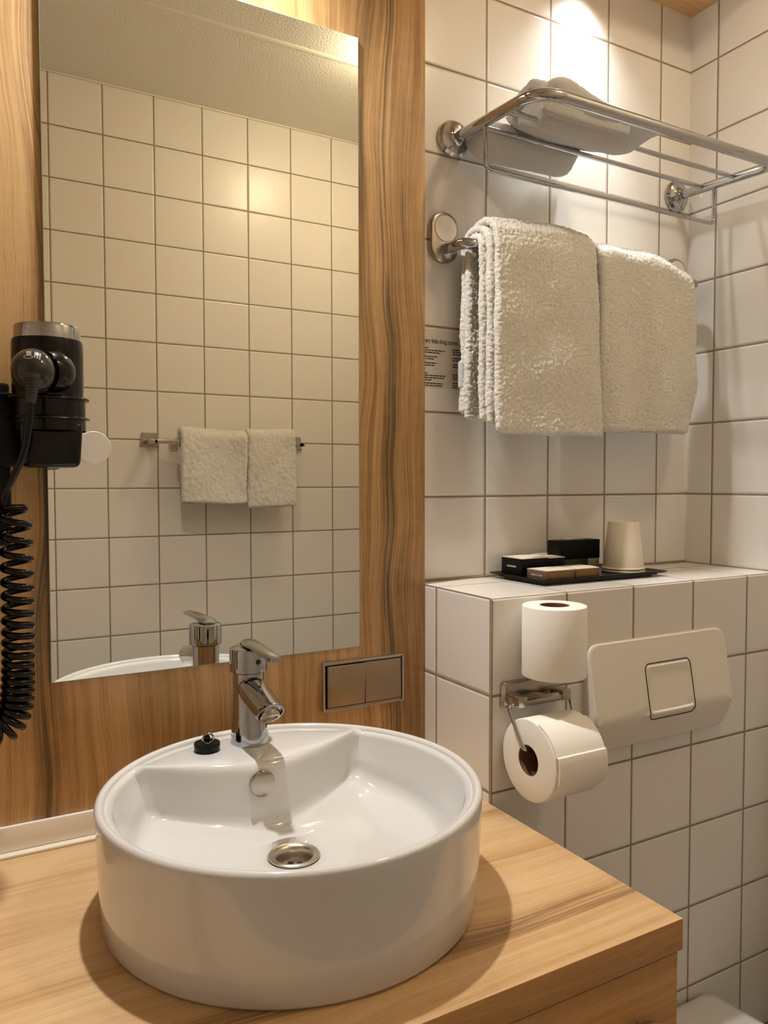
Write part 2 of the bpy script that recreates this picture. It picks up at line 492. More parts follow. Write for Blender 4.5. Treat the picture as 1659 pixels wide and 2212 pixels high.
# ================================================================= BASIN
BX, BY = -3.40, -2.03
RT, RB, ZT, ZB = 1.505, 1.462, -2.205, -3.105
ba = thing('wash_basin', 'round white ceramic vessel basin standing on the wood countertop', 'basin', (BX, BY, -3.107))
def basin():
    N = 180; vs = []; fs = []
    def rdeck(a):
        c, s = math.cos(a), math.sin(a)
        rc = 1.435
        if s > 0.05:
            lo, hi = 0.3, 3.0
            for _ in range(40):
                mid = (lo + hi) / 2
                if mid * s - (0.60 + 0.33 * (mid * c) ** 2) > 0: hi = mid
                else: lo = mid
            rl = lo
        else: rl = 5
        k = 5.2  # smooth minimum
        return -math.log(math.exp(-k * rc) + math.exp(-k * min(rl, 5))) / k
    def zfl(r, c, s):
        x, y = r * c, r * s
        d = max(0.0, 0.42 + 0.33 * x * x - y)
        rho = max(0.0, r - 0.2)
        return -2.815 + 0.10 * (rho / 1.05) ** 1.6 + 0.095 * math.exp(-d / 0.20)
    for i in range(N):
        a = 2 * PI * i / N
        c, s = math.cos(a), math.sin(a)
        rc = min(rdeck(a), 1.43)
        deckw = max(0.0, 1.44 - rc)
        dz = ZT - 0.018
        pr = [(0.0, ZB)] if False else []
        pr += [(RB - 0.10, ZB), (RB - 0.02, ZB), (RB, ZB + 0.03), (RB + 0.012, -2.9), (RB + 0.03, -2.55), (RT - 0.004, ZT - 0.10)]
        # rolled rim
        rr = 0.038
        for q in range(9):
            t = q / 8 * PI
            pr.append((RT - rr + rr * math.cos(t), ZT - rr + rr * math.sin(t) * 1.0))
        d0 = RT - 2 * rr - 0.002
        top = ZT - 0.040 + min(deckw * 0.4, 0.034)
        e = min(rc, d0 - 0.004)
        for q in (0.33, 0.66): pr.append((d0 + (e + 0.02 - d0) * q, top))
        # rounded deck edge then wall
        er = 0.05 + 0.05 * min(deckw * 2, 1)
        for q in range(5):
            t = q / 4 * PI / 2
            pr.append((e - er * math.sin(t), top - er * (1 - math.cos(t))))
        wall_b = e - er - 0.06 - 0.03 * (1 - min(deckw * 2, 1))
        floor_e = zfl(wall_b - 0.15, c, s)
        for q in (0.25, 0.5, 0.75): pr.append((e - er + (wall_b - e + er) * q, top - er + (floor_e + 0.14 - top + er) * q))
        fr = 0.15
        for q in range(7):
            t = q / 6 * PI / 2
            pr.append((wall_b - fr * (1 - math.cos(t)), floor_e + fr * (1 - math.sin(t))))
        r0 = wall_b - fr
        for q in (0.1, 0.2, 0.3, 0.4, 0.5, 0.6, 0.7, 0.8, 0.9):
            r = r0 + (0.22 - r0) * q
            pr.append((r, zfl(r, c, s)))
        pr += [(0.225, -2.822), (0.205, -2.835), (0.19, -2.87), (0.18, -2.98)]
        if i == 0: n = len(pr)
        for r, z in pr: vs.append((BX + r * c, BY + r * s, z))
    for i in range(N):
        j = (i + 1) % N
        for k in range(n - 1):
            fs.append((i * n + k, j * n + k, j * n + k + 1, i * n + k + 1))
    fs.append(tuple(i * n for i in range(N)))
    fs.append(tuple(i * n + n - 1 for i in range(N)))
    return vs, fs
v, f = basin()
obj('bowl', v, f, M['ceramic'], ba, angle=60)
dx, dy = BX - 0.005, BY + 0.01
dn = lathe('drain', [(0.208, -2.824), (0.206, -2.812), (0.196, -2.806), (0.165, -2.812), (0.145, -2.83), (0.135, -2.86), (0.132, -2.92), (0.0, -2.925)], (BX, BY, 0), M['steel_brushed'], ba, label='steel waste fitting with a holed strainer')
g = G()
for k in range(6):
    a = 2 * PI * k / 6 + 0.5
    g.add(*lathev([(0.024, 0), (0.0, 0.0005)], (BX + 0.078 * math.cos(a), BY + 0.078 * math.sin(a), -2.9185), n=20))
g.add(*lathev([(0.026, 0), (0.0, 0.0005)], (BX, BY, -2.9185), n=20))
g.make('strainer_hole', M['black_hole'], dn)
oc = Vector((BX - 0.085, BY + 0.485, -2.385))
lathe('overflow_cap', [(0.0, -0.02), (0.108, -0.02), (0.112, 0.012), (0.106, 0.024), (0.096, 0.028), (0.0, 0.030)], oc, M['chrome_satin'], ba, axis=(0, -1, 0.10), label='round metal overflow cap')

# ================================================================= TAP
TX, TY = -3.385, -0.93
tp = thing('mixer_tap', 'chrome single-lever mixer tap on the back ledge of the basin', 'tap', (TX, TY, -2.228))
def tapbody():
    vs = []; fs = []; N = 48
    # z, half width x, half depth front, half depth back, y shift
    secs = [(-2.228, .168, .20, .16, -.02), (-2.21, .170, .20, .163, -.02), (-2.14, .170, .195, .160, -.018), (-2.05, .160, .180, .155, -.012), (-1.95, .151, .168, .150, -.006),
            (-1.85, .146, .158, .147, 0), (-1.72, .144, .150, .145, 0), (-1.60, .144, .146, .144, 0), (-1.565, .144, .144, .144, 0), (-1.562, .0, .0, .0, 0)]
    for z, wx, df, db, sh in secs:
        for k in range(N):
            a = 2 * PI * k / N
            c, s = math.cos(a), math.sin(a)
            vs.append((TX + wx * c, TY + sh + (db if s > 0 else df) * s, z))
    for i in range(len(secs) - 1):
        for k in range(N):
            k2 = (k + 1) % N
            fs.append((i * N + k, i * N + k2, (i + 1) * N + k2, (i + 1) * N + k))
    fs.append(tuple(range(N)))
    return vs, fs
v, f = tapbody(); g = G(); g.add(v, f)
sd = (Vector((-3.40, -1.60, -1.80)) - Vector((TX, TY, -1.66))).normalized()
s0 = Vector((TX, TY, -1.68)); s1 = s0 + sd * 0.62
body = g.make('body', M['chrome'], tp, angle=30)
g = G()
u_, v_, w_ = frame_of(sd)
prof = [(0.10, 0.0), (0.125, 0.08), (0.130, 0.2), (0.124, 0.4), (0.118, 0.56), (0.120, 0.60), (0.116, 0.612), (0.106, 0.612), (0.104, 0.585), (0.0, 0.585)]
sv, sf_ = lathev(prof, s0, sd, 40)
# the mouth is cut at a slant, facing down
sv = [p_ + sd * (0.55 * (p_.z - (s0 + sd * (p_ - s0).dot(sd)).z)) * max(0.0, min(1.0, ((p_ - s0).dot(sd) - 0.3) / 0.25)) for p_ in sv]
g.add(sv, sf_)
sp_ = g.make('spout', M['chrome'], tp, angle=30)
ap = s0 + sd * 0.575 + Vector((0, 0, -0.012))
lathe('aerator', [(0.090, -0.06), (0.090, 0.03), (0.084, 0.045), (0.066, 0.048), (0.062, 0.030), (0.0, 0.030)], ap, M['chrome_satin'], sp_, axis=(0.0, -0.62, -0.8))
hd = lathe('lever_handle', [(0.158, -1.555), (0.172, -1.552), (0.172, -1.36), (0.168, -1.345), (0.155, -1.338), (0.0, -1.330)], (TX, TY, 0), M['chrome'], tp, angle=30)
# lever blade
def blade():
    path = [(TX + 0.02, TY + 0.10, -1.315), (TX + 0.02, TY + 0.04, -1.308), (TX + 0.015, TY - 0.20, -1.305), (TX + 0.01, TY - 0.45, -1.312), (TX + 0.0, TY - 0.66, -1.320), (TX, TY - 0.69, -1.322)]
    rs = [(0.06, 0.03), (0.088, 0.038), (0.080, 0.034), (0.070, 0.032), (0.064, 0.031), (0.056, 0.022)]
    return tubev(path, rs, 20, True, ((1, 0, 0), (0, 0, 1)))
v, f = blade()
v = [(x, y, z if z > -1.34 - 0.02 else z) for x, y, z in v]
obj('lever', v, f, M['chrome'], hd, angle=50)
lathe('indicator_dot', [(0.024, 0.0), (0.024, 0.004), (0.0, 0.005)], (TX + 0.035, TY - 0.1685, -1.45), M['black_hole'], hd, axis=(0.2, -1, 0), n=20)

# ================================================================= PLUG
pg = thing('sink_plug', 'black rubber basin plug with a metal ring lying beside the tap', 'plug', (-3.80, -1.0, -2.228))
lathe('stopper', [(0.0, 0.0), (0.098, 0.0), (0.110, 0.02), (0.116, 0.075), (0.112, 0.088), (0.03, 0.088), (0.0, 0.086)], (-3.80, -1.0, -2.226), M['black_matte'], pg)
lathe('boss', [(0.0, 0.16), (0.018, 0.155), (0.028, 0.135), (0.026, 0.115), (0.02, 0.10), (0.026, 0.085)], (-3.80, -1.0, -2.226), M['black_gloss'], pg, n=24)
ring = [(-3.80 + 0.050 * math.cos(a), -1.0 - 0.035, -2.095 + 0.042 * math.sin(a)) for a in [2 * PI * k / 28 for k in range(29)]]
tube('ring', ring, 0.008, M['chrome'], pg, n=8)

# ================================================================= MIRROR
ML, MR, MB, MT = -4.997, -1.867, -1.626, 4.896
mi = thing('wall_mirror', 'tall frameless rectangular mirror on the wood panel above the basin', 'mirror', (-3.43, YM, MB))
box('glass', (ML, MR, YM - 0.028, YM, MB, MT), M['mirror_edge'], mi, bev=0.003)
obj('reflective_face', [(ML + 0.006, YM - 0.0285, MB + 0.006), (MR - 0.006, YM - 0.0285, MB + 0.006), (MR - 0.006, YM - 0.0285, MT - 0.006), (ML + 0.006, YM - 0.0285, MT - 0.006)], [(0, 1, 2, 3)], M['mirror'], mi, smooth=False)
d = lathe('round_sticker', [(0.0, 0.0), (0.149, 0.0), (0.149, 0.010), (0.146, 0.013), (0.0, 0.013)], (-4.600, YM - 0.029, 0.495), M['white_plastic'], axis=(0, -1, 0), n=64, angle=20, origin=(-4.603, YM - 0.03, 0.495))
tag(d, 'round white disc stuck on the mirror beside the hair dryer', 'disc')

# ================================================================= LIGHT SWITCH
sw = thing('light_switch', 'double rocker light switch in brushed metal on the wood panel right of the tap', 'light switch', (-1.82, YM, -2.02))
cxs, czs = -1.822, -2.019
g = G()
g.add(*platev(rrect(1.0, 0.535, 0.012, 3), [(0.0, 0.0), (0.0, 0.045), (0.006, 0.055), (0.024, 0.055), (0.026, 0.03)], lambda a, b, d: (cxs + a, YM - d, czs + b)))
g.make('frame', M['steel_brushed'], sw, angle=30)
for s in (-1, 1):
    def tilt(x, y, z, s=s):
        return (x, y - (0.020 + 0.05 * (z - czs) if s < 0 else 0.004 - 0.02 * (z - czs)), z)
    g = G(); g.add(*bxv(cxs + (-0.455 if s < 0 else 0.004), cxs + (-0.004 if s < 0 else 0.455), YM - 0.06, YM - 0.02, czs - 0.222, czs + 0.222, 0.008, 2, tilt))
    g.make('rocker', simple('rocker_metal', (158, 140, 118), 0.42, 0.85), sw)
box('rocker_bed', (cxs - 0.472, cxs + 0.472, YM - 0.034, YM - 0.005, czs - 0.24, czs + 0.23), M['black_matte'], sw)

# ================================================================= HAIR DRYER AND HOLDER
HX, HY = -5.035, -0.80
ho = thing('hair_dryer_holder', 'black wall holder with a double ring gripping the hair dryer', 'hair dryer holder', (-5.5, YM, 0.3))
g = G()
g.add(*bxv(-5.95, -5.30, -0.45, YM, -0.36, 1.02, 0.03, 2, lambda x, y, z: (x, y, z)))
g.add(*bxv(-5.70, -5.24, -0.82, -0.40, 0.31, 0.90, 0.03))
g.make('mount', M['black_matte'], ho)
lathe('ring', [(0.288, 0.60), (0.286, 0.685), (0.312, 0.69), (0.318, 0.70), (0.312, 0.71), (0.286, 0.715), (0.286, 0.845), (0.312, 0.85), (0.318, 0.86), (0.312, 0.87), (0.284, 0.875), (0.278, 0.86), (0.278, 0.60)], (HX, HY, 0), M['black_gloss'], ho, angle=30)
hdr = thing('hair_dryer', 'black hair dryer with chrome end cap standing in its wall holder', 'hair dryer', (HX, HY, 0.30))
lathe('housing', [(0.20, 0.62), (0.262, 0.66), (0.268, 0.75), (0.274, 1.0), (0.276, 1.20), (0.274, 1.30), (0.268, 1.335), (0.0, 1.335)], (HX, HY, 0), M['black_gloss'], hdr, angle=35)
cp_ = lathe('end_cap', [(0.256, 1.330), (0.256, 1.43), (0.250, 1.447), (0.236, 1.455), (0.20, 1.457), (0.19, 1.445), (0.0, 1.445)], (HX, HY, 0), M['chrome'], hdr, angle=35, label='chrome end cap')
g = G()
for k in range(24):
    a = 2 * PI * k / 24
    g.add(*tubev([(HX + 0.03 * math.cos(a), HY + 0.03 * math.sin(a), 1.449), (HX + 0.19 * math.cos(a), HY + 0.19 * math.sin(a), 1.449)], 0.005, 6))
g.make('intake_grille', M['grille'], cp_)
def nozz(x, y, z):
    k = (z - 0.30) / 0.35
    return (HX + (x - HX) * (1.0 + 0.12 * k), y, z)
g = G(); g.add(*bxv(HX - 0.215, HX + 0.215, HY - 0.215, HY + 0.18, 0.30, 0.68, 0.05, 3, nozz))
g.make('nozzle', M['black_gloss'], hdr)
hc = Vector((-5.185, -1.23, 1.03))
hv = []
g = G()
pth = smooth_path([(HX + 0.02, HY - 0.12, 1.06), (HX + 0.0, HY - 0.27, 1.06), (HX - 0.06, HY - 0.33, 1.05)], 6)
g.add(*tubev(pth, [0.165 + 0.01 * math.sin(i * 0.4) for i in range(len(pth))], 32))
g.make('hinge', M['black_gloss'], hdr)
# smoky rounded end of the folded handle
def ball(c, rx, ry, rz, n=40, m_=24):
    vs = []; fs = []
    for i in range(m_ + 1):
        t = PI * i / m_
        for k in range(n):
            a = 2 * PI * k / n
            vs.append((c[0] + rx * math.sin(t) * math.cos(a), c[1] + ry * math.cos(t), c[2] + rz * math.sin(t) * math.sin(a)))
    for i in range(m_):
        for k in range(n):
            k2 = (k + 1) % n
            fs.append((i * n + k, i * n + k2, (i + 1) * n + k2, (i + 1) * n + k))
    return vs, fs
hn = obj('handle', *ball(hc, 0.158, 0.19, 0.172), M['smoke'], hdr, angle=80, label='smoky grey rounded handle end')
# printed marks on the handle
g = G()
def onball(u, v):
    x = u; z = v
    k = 1 - (x / 0.158) ** 2 - (z / 0.172) ** 2
    return Vector((hc.x + x, hc.y - 0.19 * math.sqrt(max(k, 0)) - 0.0015, hc.z + z))
def mark(u0, v0, u1, v1, w):
    n = 5; dx_, dz_ = u1 - u0, v1 - v0; L = math.hypot(dx_, dz_); px, pz = -dz_ / L * w / 2, dx_ / L * w / 2
    vs = []
    for i in range(n + 1):
        t = i / n
        vs.append(onball(u0 + dx_ * t + px, v0 + dz_ * t + pz)); vs.append(onball(u0 + dx_ * t - px, v0 + dz_ * t - pz))
    g.add(vs, [(2 * i, 2 * i + 1, 2 * i + 3, 2 * i + 2) for i in range(n)])
for i in range(3):
    for j in range(4):
        u0 = 0.008 + i * 0.017 - j * 0.003; v0 = 0.128 - i * 0.006 - j * 0.013
        mark(u0, v0, u0 - 0.003, v0 - 0.009, 0.009)
for j in range(3):
    mark(-0.055, 0.126 - j * 0.012, -0.022, 0.128 - j * 0.012, 0.006)
for k in range(16):
    a, b = 2 * PI * k / 16, 2 * PI * (k + 1) / 16
    mark(-0.045 + 0.030 * math.cos(a), 0.083 + 0.012 * math.sin(a), -0.045 + 0.030 * math.cos(b), 0.083 + 0.012 * math.sin(b), 0.0035)
g.make('printing', M['print_grey'], hn)
# cord: ribbed sleeve, straight run, spiral
s_a = Vector((-5.20, -1.37, 0.985)); s_b = Vector((-5.222, -1.41, 0.765))
g = G(); n = 42; pp = []; rr = []
for i in range(n + 1):
    t = i / n
    pp.append(s_a.lerp(s_b, t)); base = 0.062 - 0.028 * t
    rr.append(base * (1.0 if i < 6 else (1.0 if (i // 2) % 2 else 0.86)))
g.add(*tubev(pp, rr, 24))
g.make('cord_sleeve', M['rubber'], hdr, angle=25)
run = smooth_path([s_b + Vector((0, 0, 0.02)), (-5.235, -1.40, 0.62), (-5.27, -1.33, 0.40), (-5.345, -1.22, 0.20), (-5.40, -1.10, 0.07), (-5.405, -1.02, -0.02)], 10)
ax = smooth_path([(-5.32, -1.0, -0.02), (-5.31, -1.0, -0.3), (-5.305, -1.0, -0.9), (-5.315, -1.0, -1.40), (-5.35, -1.0, -1.66), (-5.46, -1.0, -1.77), (-5.58, -1.0, -1.68), (-5.63, -1.0, -1.45), (-5.62, -1.0, -0.9), (-5.62, -0.95, -0.2), (-5.62, -0.8, 0.1)], 30)
sp = []
Ls = [0.0]
for a, b in zip(ax[:-1], ax[1:]): Ls.append(Ls[-1] + (b - a).length)
tot = Ls[-1]
def at(s):
    for i in range(len(Ls) - 1):
        if Ls[i + 1] >= s:
            k = (s - Ls[i]) / max(Ls[i + 1] - Ls[i], 1e-9)
            return ax[i].lerp(ax[i + 1], k), (ax[i + 1] - ax[i]).normalized()
    return ax[-1], (ax[-1] - ax[-2]).normalized()
ph = PI * 0.95; s = 0.0
while s < tot - 0.05:
    c, tg = at(s)
    pitch = 0.148 - 0.085 * min(1.0, s / 1.35)
    yv = Vector((0, 1, 0)); nv = tg.cross(yv).normalized()
    R_ = 0.102
    k = min(1.0, s / 0.05 + 0.6)
    sp.append(c + (nv * -math.cos(ph) + yv * -math.sin(ph)) * R_ * k)
    ph += 2 * PI / 22; s += pitch / 22
# orient the first turn so it starts on the left
pathc = run + sp
tube('spiral_cord', pathc, 0.027, M['black_gloss'], hdr, n=10, angle=80)

# ================================================================= TOWEL RACK (chrome shelf)
rk = thing('towel_rack', 'chrome hotel towel shelf with hanging rail, high on the tiled wall', 'towel rack', (1.38, 0, 4.2))
XA, XB, ZA = -0.50, 3.30, 4.20
YF = -1.56
def zr(y): return ZA + 0.055 * y
def flange(x):
    return lathe('wall_flange', [(0.0, 0.0), (0.205, 0.0), (0.215, 0.02), (0.212, 0.05), (0.185, 0.085), (0.14, 0.10), (0.11, 0.115), (0.085, 0.15), (0.08, 0.16), (0.0, 0.16)], (x, 0, ZA), M['chrome'], rk, axis=(0, -1, 0), angle=30)
flange(XA); flange(XB)
p = fillet([(XA, -0.12, zr(-.12)), (XA, YF, zr(YF)), (1.4, YF, zr(YF))], 0.34, 12) + fillet([(1.5, YF, zr(YF)), (XB, YF, zr(YF)), (XB, -0.12, zr(-.12))], 0.22, 10)
tube('outer_bar', p, 0.062, M['chrome'], rk, n=24)
for x in (XA, XB):
    lathe('collar', [(0.0, 0.0), (0.052, 0.0), (0.052, 0.06), (0.045, 0.07), (0.045, 0.12)], (x, -0.13, ZA), M['chrome'], rk, axis=(0, -1, 0), n=24)
tube('cross_bar', [(XA, -0.50, zr(-.5)), (XB, -0.50, zr(-.5))], 0.030, M['chrome'], rk)
tube('cross_bar', [(XA, -0.99, zr(-1)), (XB, -0.99, zr(-1))], 0.030, M['chrome'], rk)
hp = fillet([(XA, -0.655, zr(-.7)), (XA, -0.655, 3.64), (XB, -0.655, 3.64), (XB, -0.655, zr(-.7))], 0.08, 6)
tube('hanging_rail', hp, 0.025, M['chrome'], rk, n=12)

# ---------------------------------------------------------------- cloth builders
def displaced(vs, fs, amp, freq, amp2=0.0, freq2=1.0, seed=0.0):
    bm = bmesh.new()
    bv = [bm.verts.new(v) for v in vs]
    for q in fs:
        try: bm.faces.new([bv[i] for i in q])
        except ValueError: pass
    bmesh.ops.recalc_face_normals(bm, faces=bm.faces)
    bm.normal_update()
    out = []
    for v in bv:
        c = Vector(v.co)
        d = noise.noise(c * freq + Vector((seed, 0, 0))) * amp + noise.noise(c * freq * 2.1) * amp * 0.5
        if amp2: d += noise.noise(c * freq2 + Vector((0, seed, 3))) * amp2
        out.append(tuple(c + v.normal * d))
    bm.free()
    return out
def sheet(line, x0, x1, th, res=0.022, xs=None, ends=None):
    """thick folded cloth: line = (y, z) polyline swept along x between x0(s) and x1(s)"""
    line = [Vector((0, a, b)) for a, b in line]
    L = [0.0]
    for a, b in zip(line[:-1], line[1:]): L.append(L[-1] + (b - a).length)
    tot = L[-1]; ns = max(8, int(tot / res))
    def pos(s):
        s = min(max(s, 0), tot)
        for i in range(len(L) - 1):
            if L[i + 1] >= s - 1e-9:
                k = (s - L[i]) / max(L[i + 1] - L[i], 1e-9)
                return line[i].lerp(line[i + 1], k)
        return line[-1]
    vs = []; fs = []; n = None
    for i in range(ns + 1):
        s = tot * i / ns
        p = pos(s); tg = (pos(s + res) - pos(s - res)).normalized()
        nr = Vector((0, -tg.z, tg.y))
        e = min(s, tot - s); h = th / 2
        f = math.sqrt(max(0.0, 1 - (1 - min(e, h) / h) ** 2)) if e < h else 1.0
        f = max(f, 0.06)
        a, b = x0(s / tot), x1(s / tot)
        a += (1 - f) * h; b -= (1 - f) * h
        m_ = max(6, int(round((x1(0.5) - x0(0.5)) / res)))
        loop = []
        for k in range(m_ + 1): loop.append((a + h + (b - a - 2 * h) * k / m_, h * f))
        for k in range(1, 6):
            t = PI / 2 - PI * k / 6; loop.append((b - h + h * math.cos(t), h * f * math.sin(t)))
        for k in range(m_ + 1): loop.append((b - h - (b - a - 2 * h) * k / m_, -h * f))
        for k in range(1, 6):
            t = -PI / 2 - PI * k / 6; loop.append((a + h + h * math.cos(t), h * f * math.sin(t)))
        n = len(loop)
        for x, q in loop: vs.append(tuple(Vector((x, 0, 0)) + p + nr * q))
    for i in range(ns):
        for k in range(n):
            k2 = (k + 1) % n
            fs.append((i * n + k, i * n + k2, (i + 1) * n + k2, (i + 1) * n + k))
    fs.append(tuple(range(n))); fs.append(tuple(ns * n + k for k in range(n)))
    return vs, fs
def uline(yf, yb, zf, zb, zt, yfb=None, ybb=None, n=14):
    """front bottom up, over the rod, back down"""
    r = (yb - yf) / 2; cy = (yf + yb) / 2
    yfb = yf if yfb is None else yfb; ybb = yb if ybb is None else ybb
    out = [(yfb, zf), (yfb * 0.6 + yf * 0.4, zf + (zt - r - zf) * 0.35), (yf, zf + (zt - r - zf) * 0.8)]
    for k in range(n + 1):
        a = PI - PI * k / n
        out.append((cy + r * math.cos(a), zt - r + r * math.sin(a)))
    out += [(yb, zb + (zt - r - zb) * 0.8), (ybb * 0.6 + yb * 0.4, zb + (zt - r - zb) * 0.35), (ybb, zb)]
    return out
def wrinkle(vs, fn):
    return [fn(*v) for v in vs]

# ================================================================= TOWEL RAIL with two towels
YR, ZR = -0.44, 2.88
tr = thing('towel_rail', 'chrome towel rail with oval wall plates holding the two big towels', 'towel rail', (1.35, 0, 2.9))
def railend(x, sgn):
    g = G()
    out = []
    for k in range(25): a = PI * k / 24; out.append((0.195 * math.cos(a), 0.11 + 0.185 * math.sin(a)))
    for k in range(25): a = PI + PI * k / 24; out.append((0.195 * math.cos(a), -0.11 + 0.185 * math.sin(a)))
    g.add(*platev(out, [(0.0, 0.0), (0.0, 0.05), (0.012, 0.068), (0.03, 0.074)], lambda a, b, d: (x + a, -d, 3.035 + b)))
    pl = g.make('wall_plate', M['chrome_satin'], tr, angle=30)
    lathe('cover_disc', [(0.0, 0.0), (0.152, 0.0), (0.152, 0.012), (0.147, 0.018), (0.0, 0.018)], (x, -0.07, 3.13), M['white_plastic'], pl, axis=(0, -1, 0), angle=20, label='round white cover disc')
railend(-0.64, 1); railend(3.29, -1)
p = fillet([(-0.64, -0.05, ZR + 0.02), (-0.64, YR, ZR), (3.29, YR, ZR), (3.29, -0.05, ZR + 0.02)], 0.33, 12)
tube('rail', p, 0.062, M['chrome'], tr, n=20)

def big_towel(name, label, layers, fn, band=None):
    o = None; g = G()
    for i, (line, a, b, th) in enumerate(layers):
        vs, fs = sheet(line, a, b, th, 0.0135)
        vs = wrinkle(vs, fn)
        vs = displaced(vs, fs, 0.014, 40.0, 0.026, 2.3, seed=i * 3.3)
        g.add(vs, fs)
    return g
def fnL(x, y, z):
    k = max(0.0, min(1.0, (3.0 - z) / 2.2))
    if y < YR:
        y += 0.018 * math.sin((x * 1.6 + z * 1.1) * 2.2) * k
        y -= 0.05 * k * k
        if x > 0.7: y += (x - 0.7) * 0.10
    z += 0.03 * math.sin(x * 3.0) * (1 - k)
    x += 0.03 * k * (1 if x > 0.3 else -0.6)
    return (x, y, z)
LY = [
    (uline(-0.55, -0.30, 0.86, 0.90, 2.995), lambda s: -0.50, lambda s: 1.13, 0.085),
    (uline(-0.64, -0.21, 0.82, 0.98, 3.075), lambda s: -0.50 if s > 0.5 else -0.46, lambda s: 1.15, 0.085),
    ([(-0.745, 0.72), (-0.74, 1.4), (-0.74, 2.4), (-0.735, 2.85), (-0.70, 3.03), (-0.60, 3.135), (-0.47, 3.168), (-0.34, 3.15), (-0.27, 3.10)], lambda s: -0.42, lambda s: 1.14 + 0.03 * math.sin(s * 5), 0.085),
]
g = big_towel('hand', '', LY, fnL)
# end of the back layer with its woven band
tw = g.make('bath_towel', M['terry'], origin=(0.3, YR, 0.75), angle=180)
tag(tw, 'white terry towel folded in layers over the left part of the chrome rail', 'towel', 'towels on the chrome rail')
g = G(); vs, fs = sheet([(-0.20, 1.25), (-0.198, 1.6)], lambda s: -0.535, lambda s: -0.30, 0.075, 0.02)
vs = [(x + 0.0, y + (0.004 * math.sin(z * 180)), z) for x, y, z in vs]
g.add(vs, fs); g.make('woven_border', M['terry_flat'], tw, angle=60)
def fnR(x, y, z):
    k = max(0.0, min(1.0, (3.0 - z) / 2.2))
    if y < YR:
        y += 0.042 * math.sin(x * 6.2 + 1.0 + z * 0.9) * (0.5 + k) + 0.02 * math.sin(x * 2.7 - z * 1.7) - 0.03 * k
        y += max(0, 1.5 - x) * 0.2
        y += max(0, x - 2.5) ** 2 * 0.25
    z -= max(0.0, x - 2.1) ** 1.7 * 0.17 * max(0.0, min(1.0, (z - 1.2) / 1.8))
    return (x, y, z)
def xr(s):
    # rounded lower right corner of the front panel, bulging edge
    b = 3.13 - 0.10 * min(1, s / 0.38)
    if s < 0.13: b -= 0.27 * (1 - (s / 0.13)) ** 1.9
    if s > 0.40: b -= 0.10 * min(1, (s - 0.40) / 0.1)
    return b
RY = [
    (uline(-0.58, -0.30, 0.88, 0.95, 3.0), lambda s: 1.28, lambda s: xr(s) - 0.04, 0.10),
    (uline(-0.64, -0.22, 0.80, 1.0, 3.10), lambda s: 1.215 + 0.02 * math.sin(s * 4), xr, 0.11),
]
g = big_towel('hand', '', RY, fnR)
tw = g.make('bath_towel', M['terry'], origin=(2.1, YR, 0.8), angle=180)
tag(tw, 'white terry towel with rounded corner over the right part of the chrome rail', 'towel', 'towels on the chrome rail')

# ================================================================= folded towel on the rack
g = G()
def pillow(fp, zb, zt, nx=70, ny=34):
    """closed soft body: fp(u,v)->(x,y); zb,zt(x,y,e)"""
    vs = []; fs = []
    for side in (0, 1):
        for i in range(nx + 1):
            for j in range(ny + 1):
                u, v = i / nx, j / ny
                e = (1 - abs(2 * u - 1) ** 8) * (1 - abs(2 * v - 1) ** 5)
                e = max(e, 0) ** 0.5
                x, y = fp(u, v)
                zm = (zb(x, y) + zt(x, y)) / 2
                z = zm + ((zt(x, y) if side else zb(x, y)) - zm) * e
                vs.append((x, y, z))
    M_ = (nx + 1) * (ny + 1)
    for side in (0, 1):
        for i in range(nx):
            for j in range(ny):
                a = side * M_ + i * (ny + 1) + j
                q = (a, a + 1, a + ny + 2, a + ny + 1)
                fs.append(q)
    def idx(i, j, s): return s * M_ + i * (ny + 1) + j
    for i in range(nx):
        for j in (0, ny): fs.append((idx(i, j, 0), idx(i + 1, j, 0), idx(i + 1, j, 1), idx(i, j, 1)))
    for j in range(ny):
        for i in (0, nx): fs.append((idx(i, j, 0), idx(i, j + 1, 0), idx(i, j + 1, 1), idx(i, j, 1)))
    return vs, fs
def weld(vs, fs):
    bm = bmesh.new(); bv = [bm.verts.new(v) for v in vs]
    for q in fs:
        try: bm.faces.new([bv[i] for i in q])
        except ValueError: pass
    bmesh.ops.remove_doubles(bm, verts=bm.verts, dist=1e-4)
    bmesh.ops.dissolve_degenerate(bm, edges=bm.edges, dist=1e-5)
    bm.verts.index_update()
    v = [tuple(x.co) for x in bm.verts]; f = [tuple(x.index for x in q.verts) for q in bm.faces]
    bm.free()
    return v, f
# rear lobe hanging between wall and rear bar
v, f = weld(*pillow(lambda u, v: (-0.40 + u * (1.46 + 0.12 * v) , -0.50 + v * 0.44), lambda x, y: 4.07 - 0.16 * math.exp(-((y + 0.27) / 0.16) ** 2) + 0.03 * (x), lambda x, y: 4.34))
g.add(displaced(v, f, 0.008, 18, 0.03, 2.5), f)
# front lobe over the front bars
v, f = weld(*pillow(lambda u, v: (-0.12 + 0.06 * v + u * (1.30 + 0.42 * (1 - v)), -1.36 + v * 0.92), lambda x, y: 4.20 - 0.17 * math.exp(-((y + 0.98) / 0.22) ** 2), lambda x, y: 4.40 + 0.10 * math.exp(-((x + 0.0) / 0.35) ** 2) + 0.05 * math.cos(x * 2)))
g.add(displaced(v, f, 0.008, 18, 0.04, 2.2, 5), f)
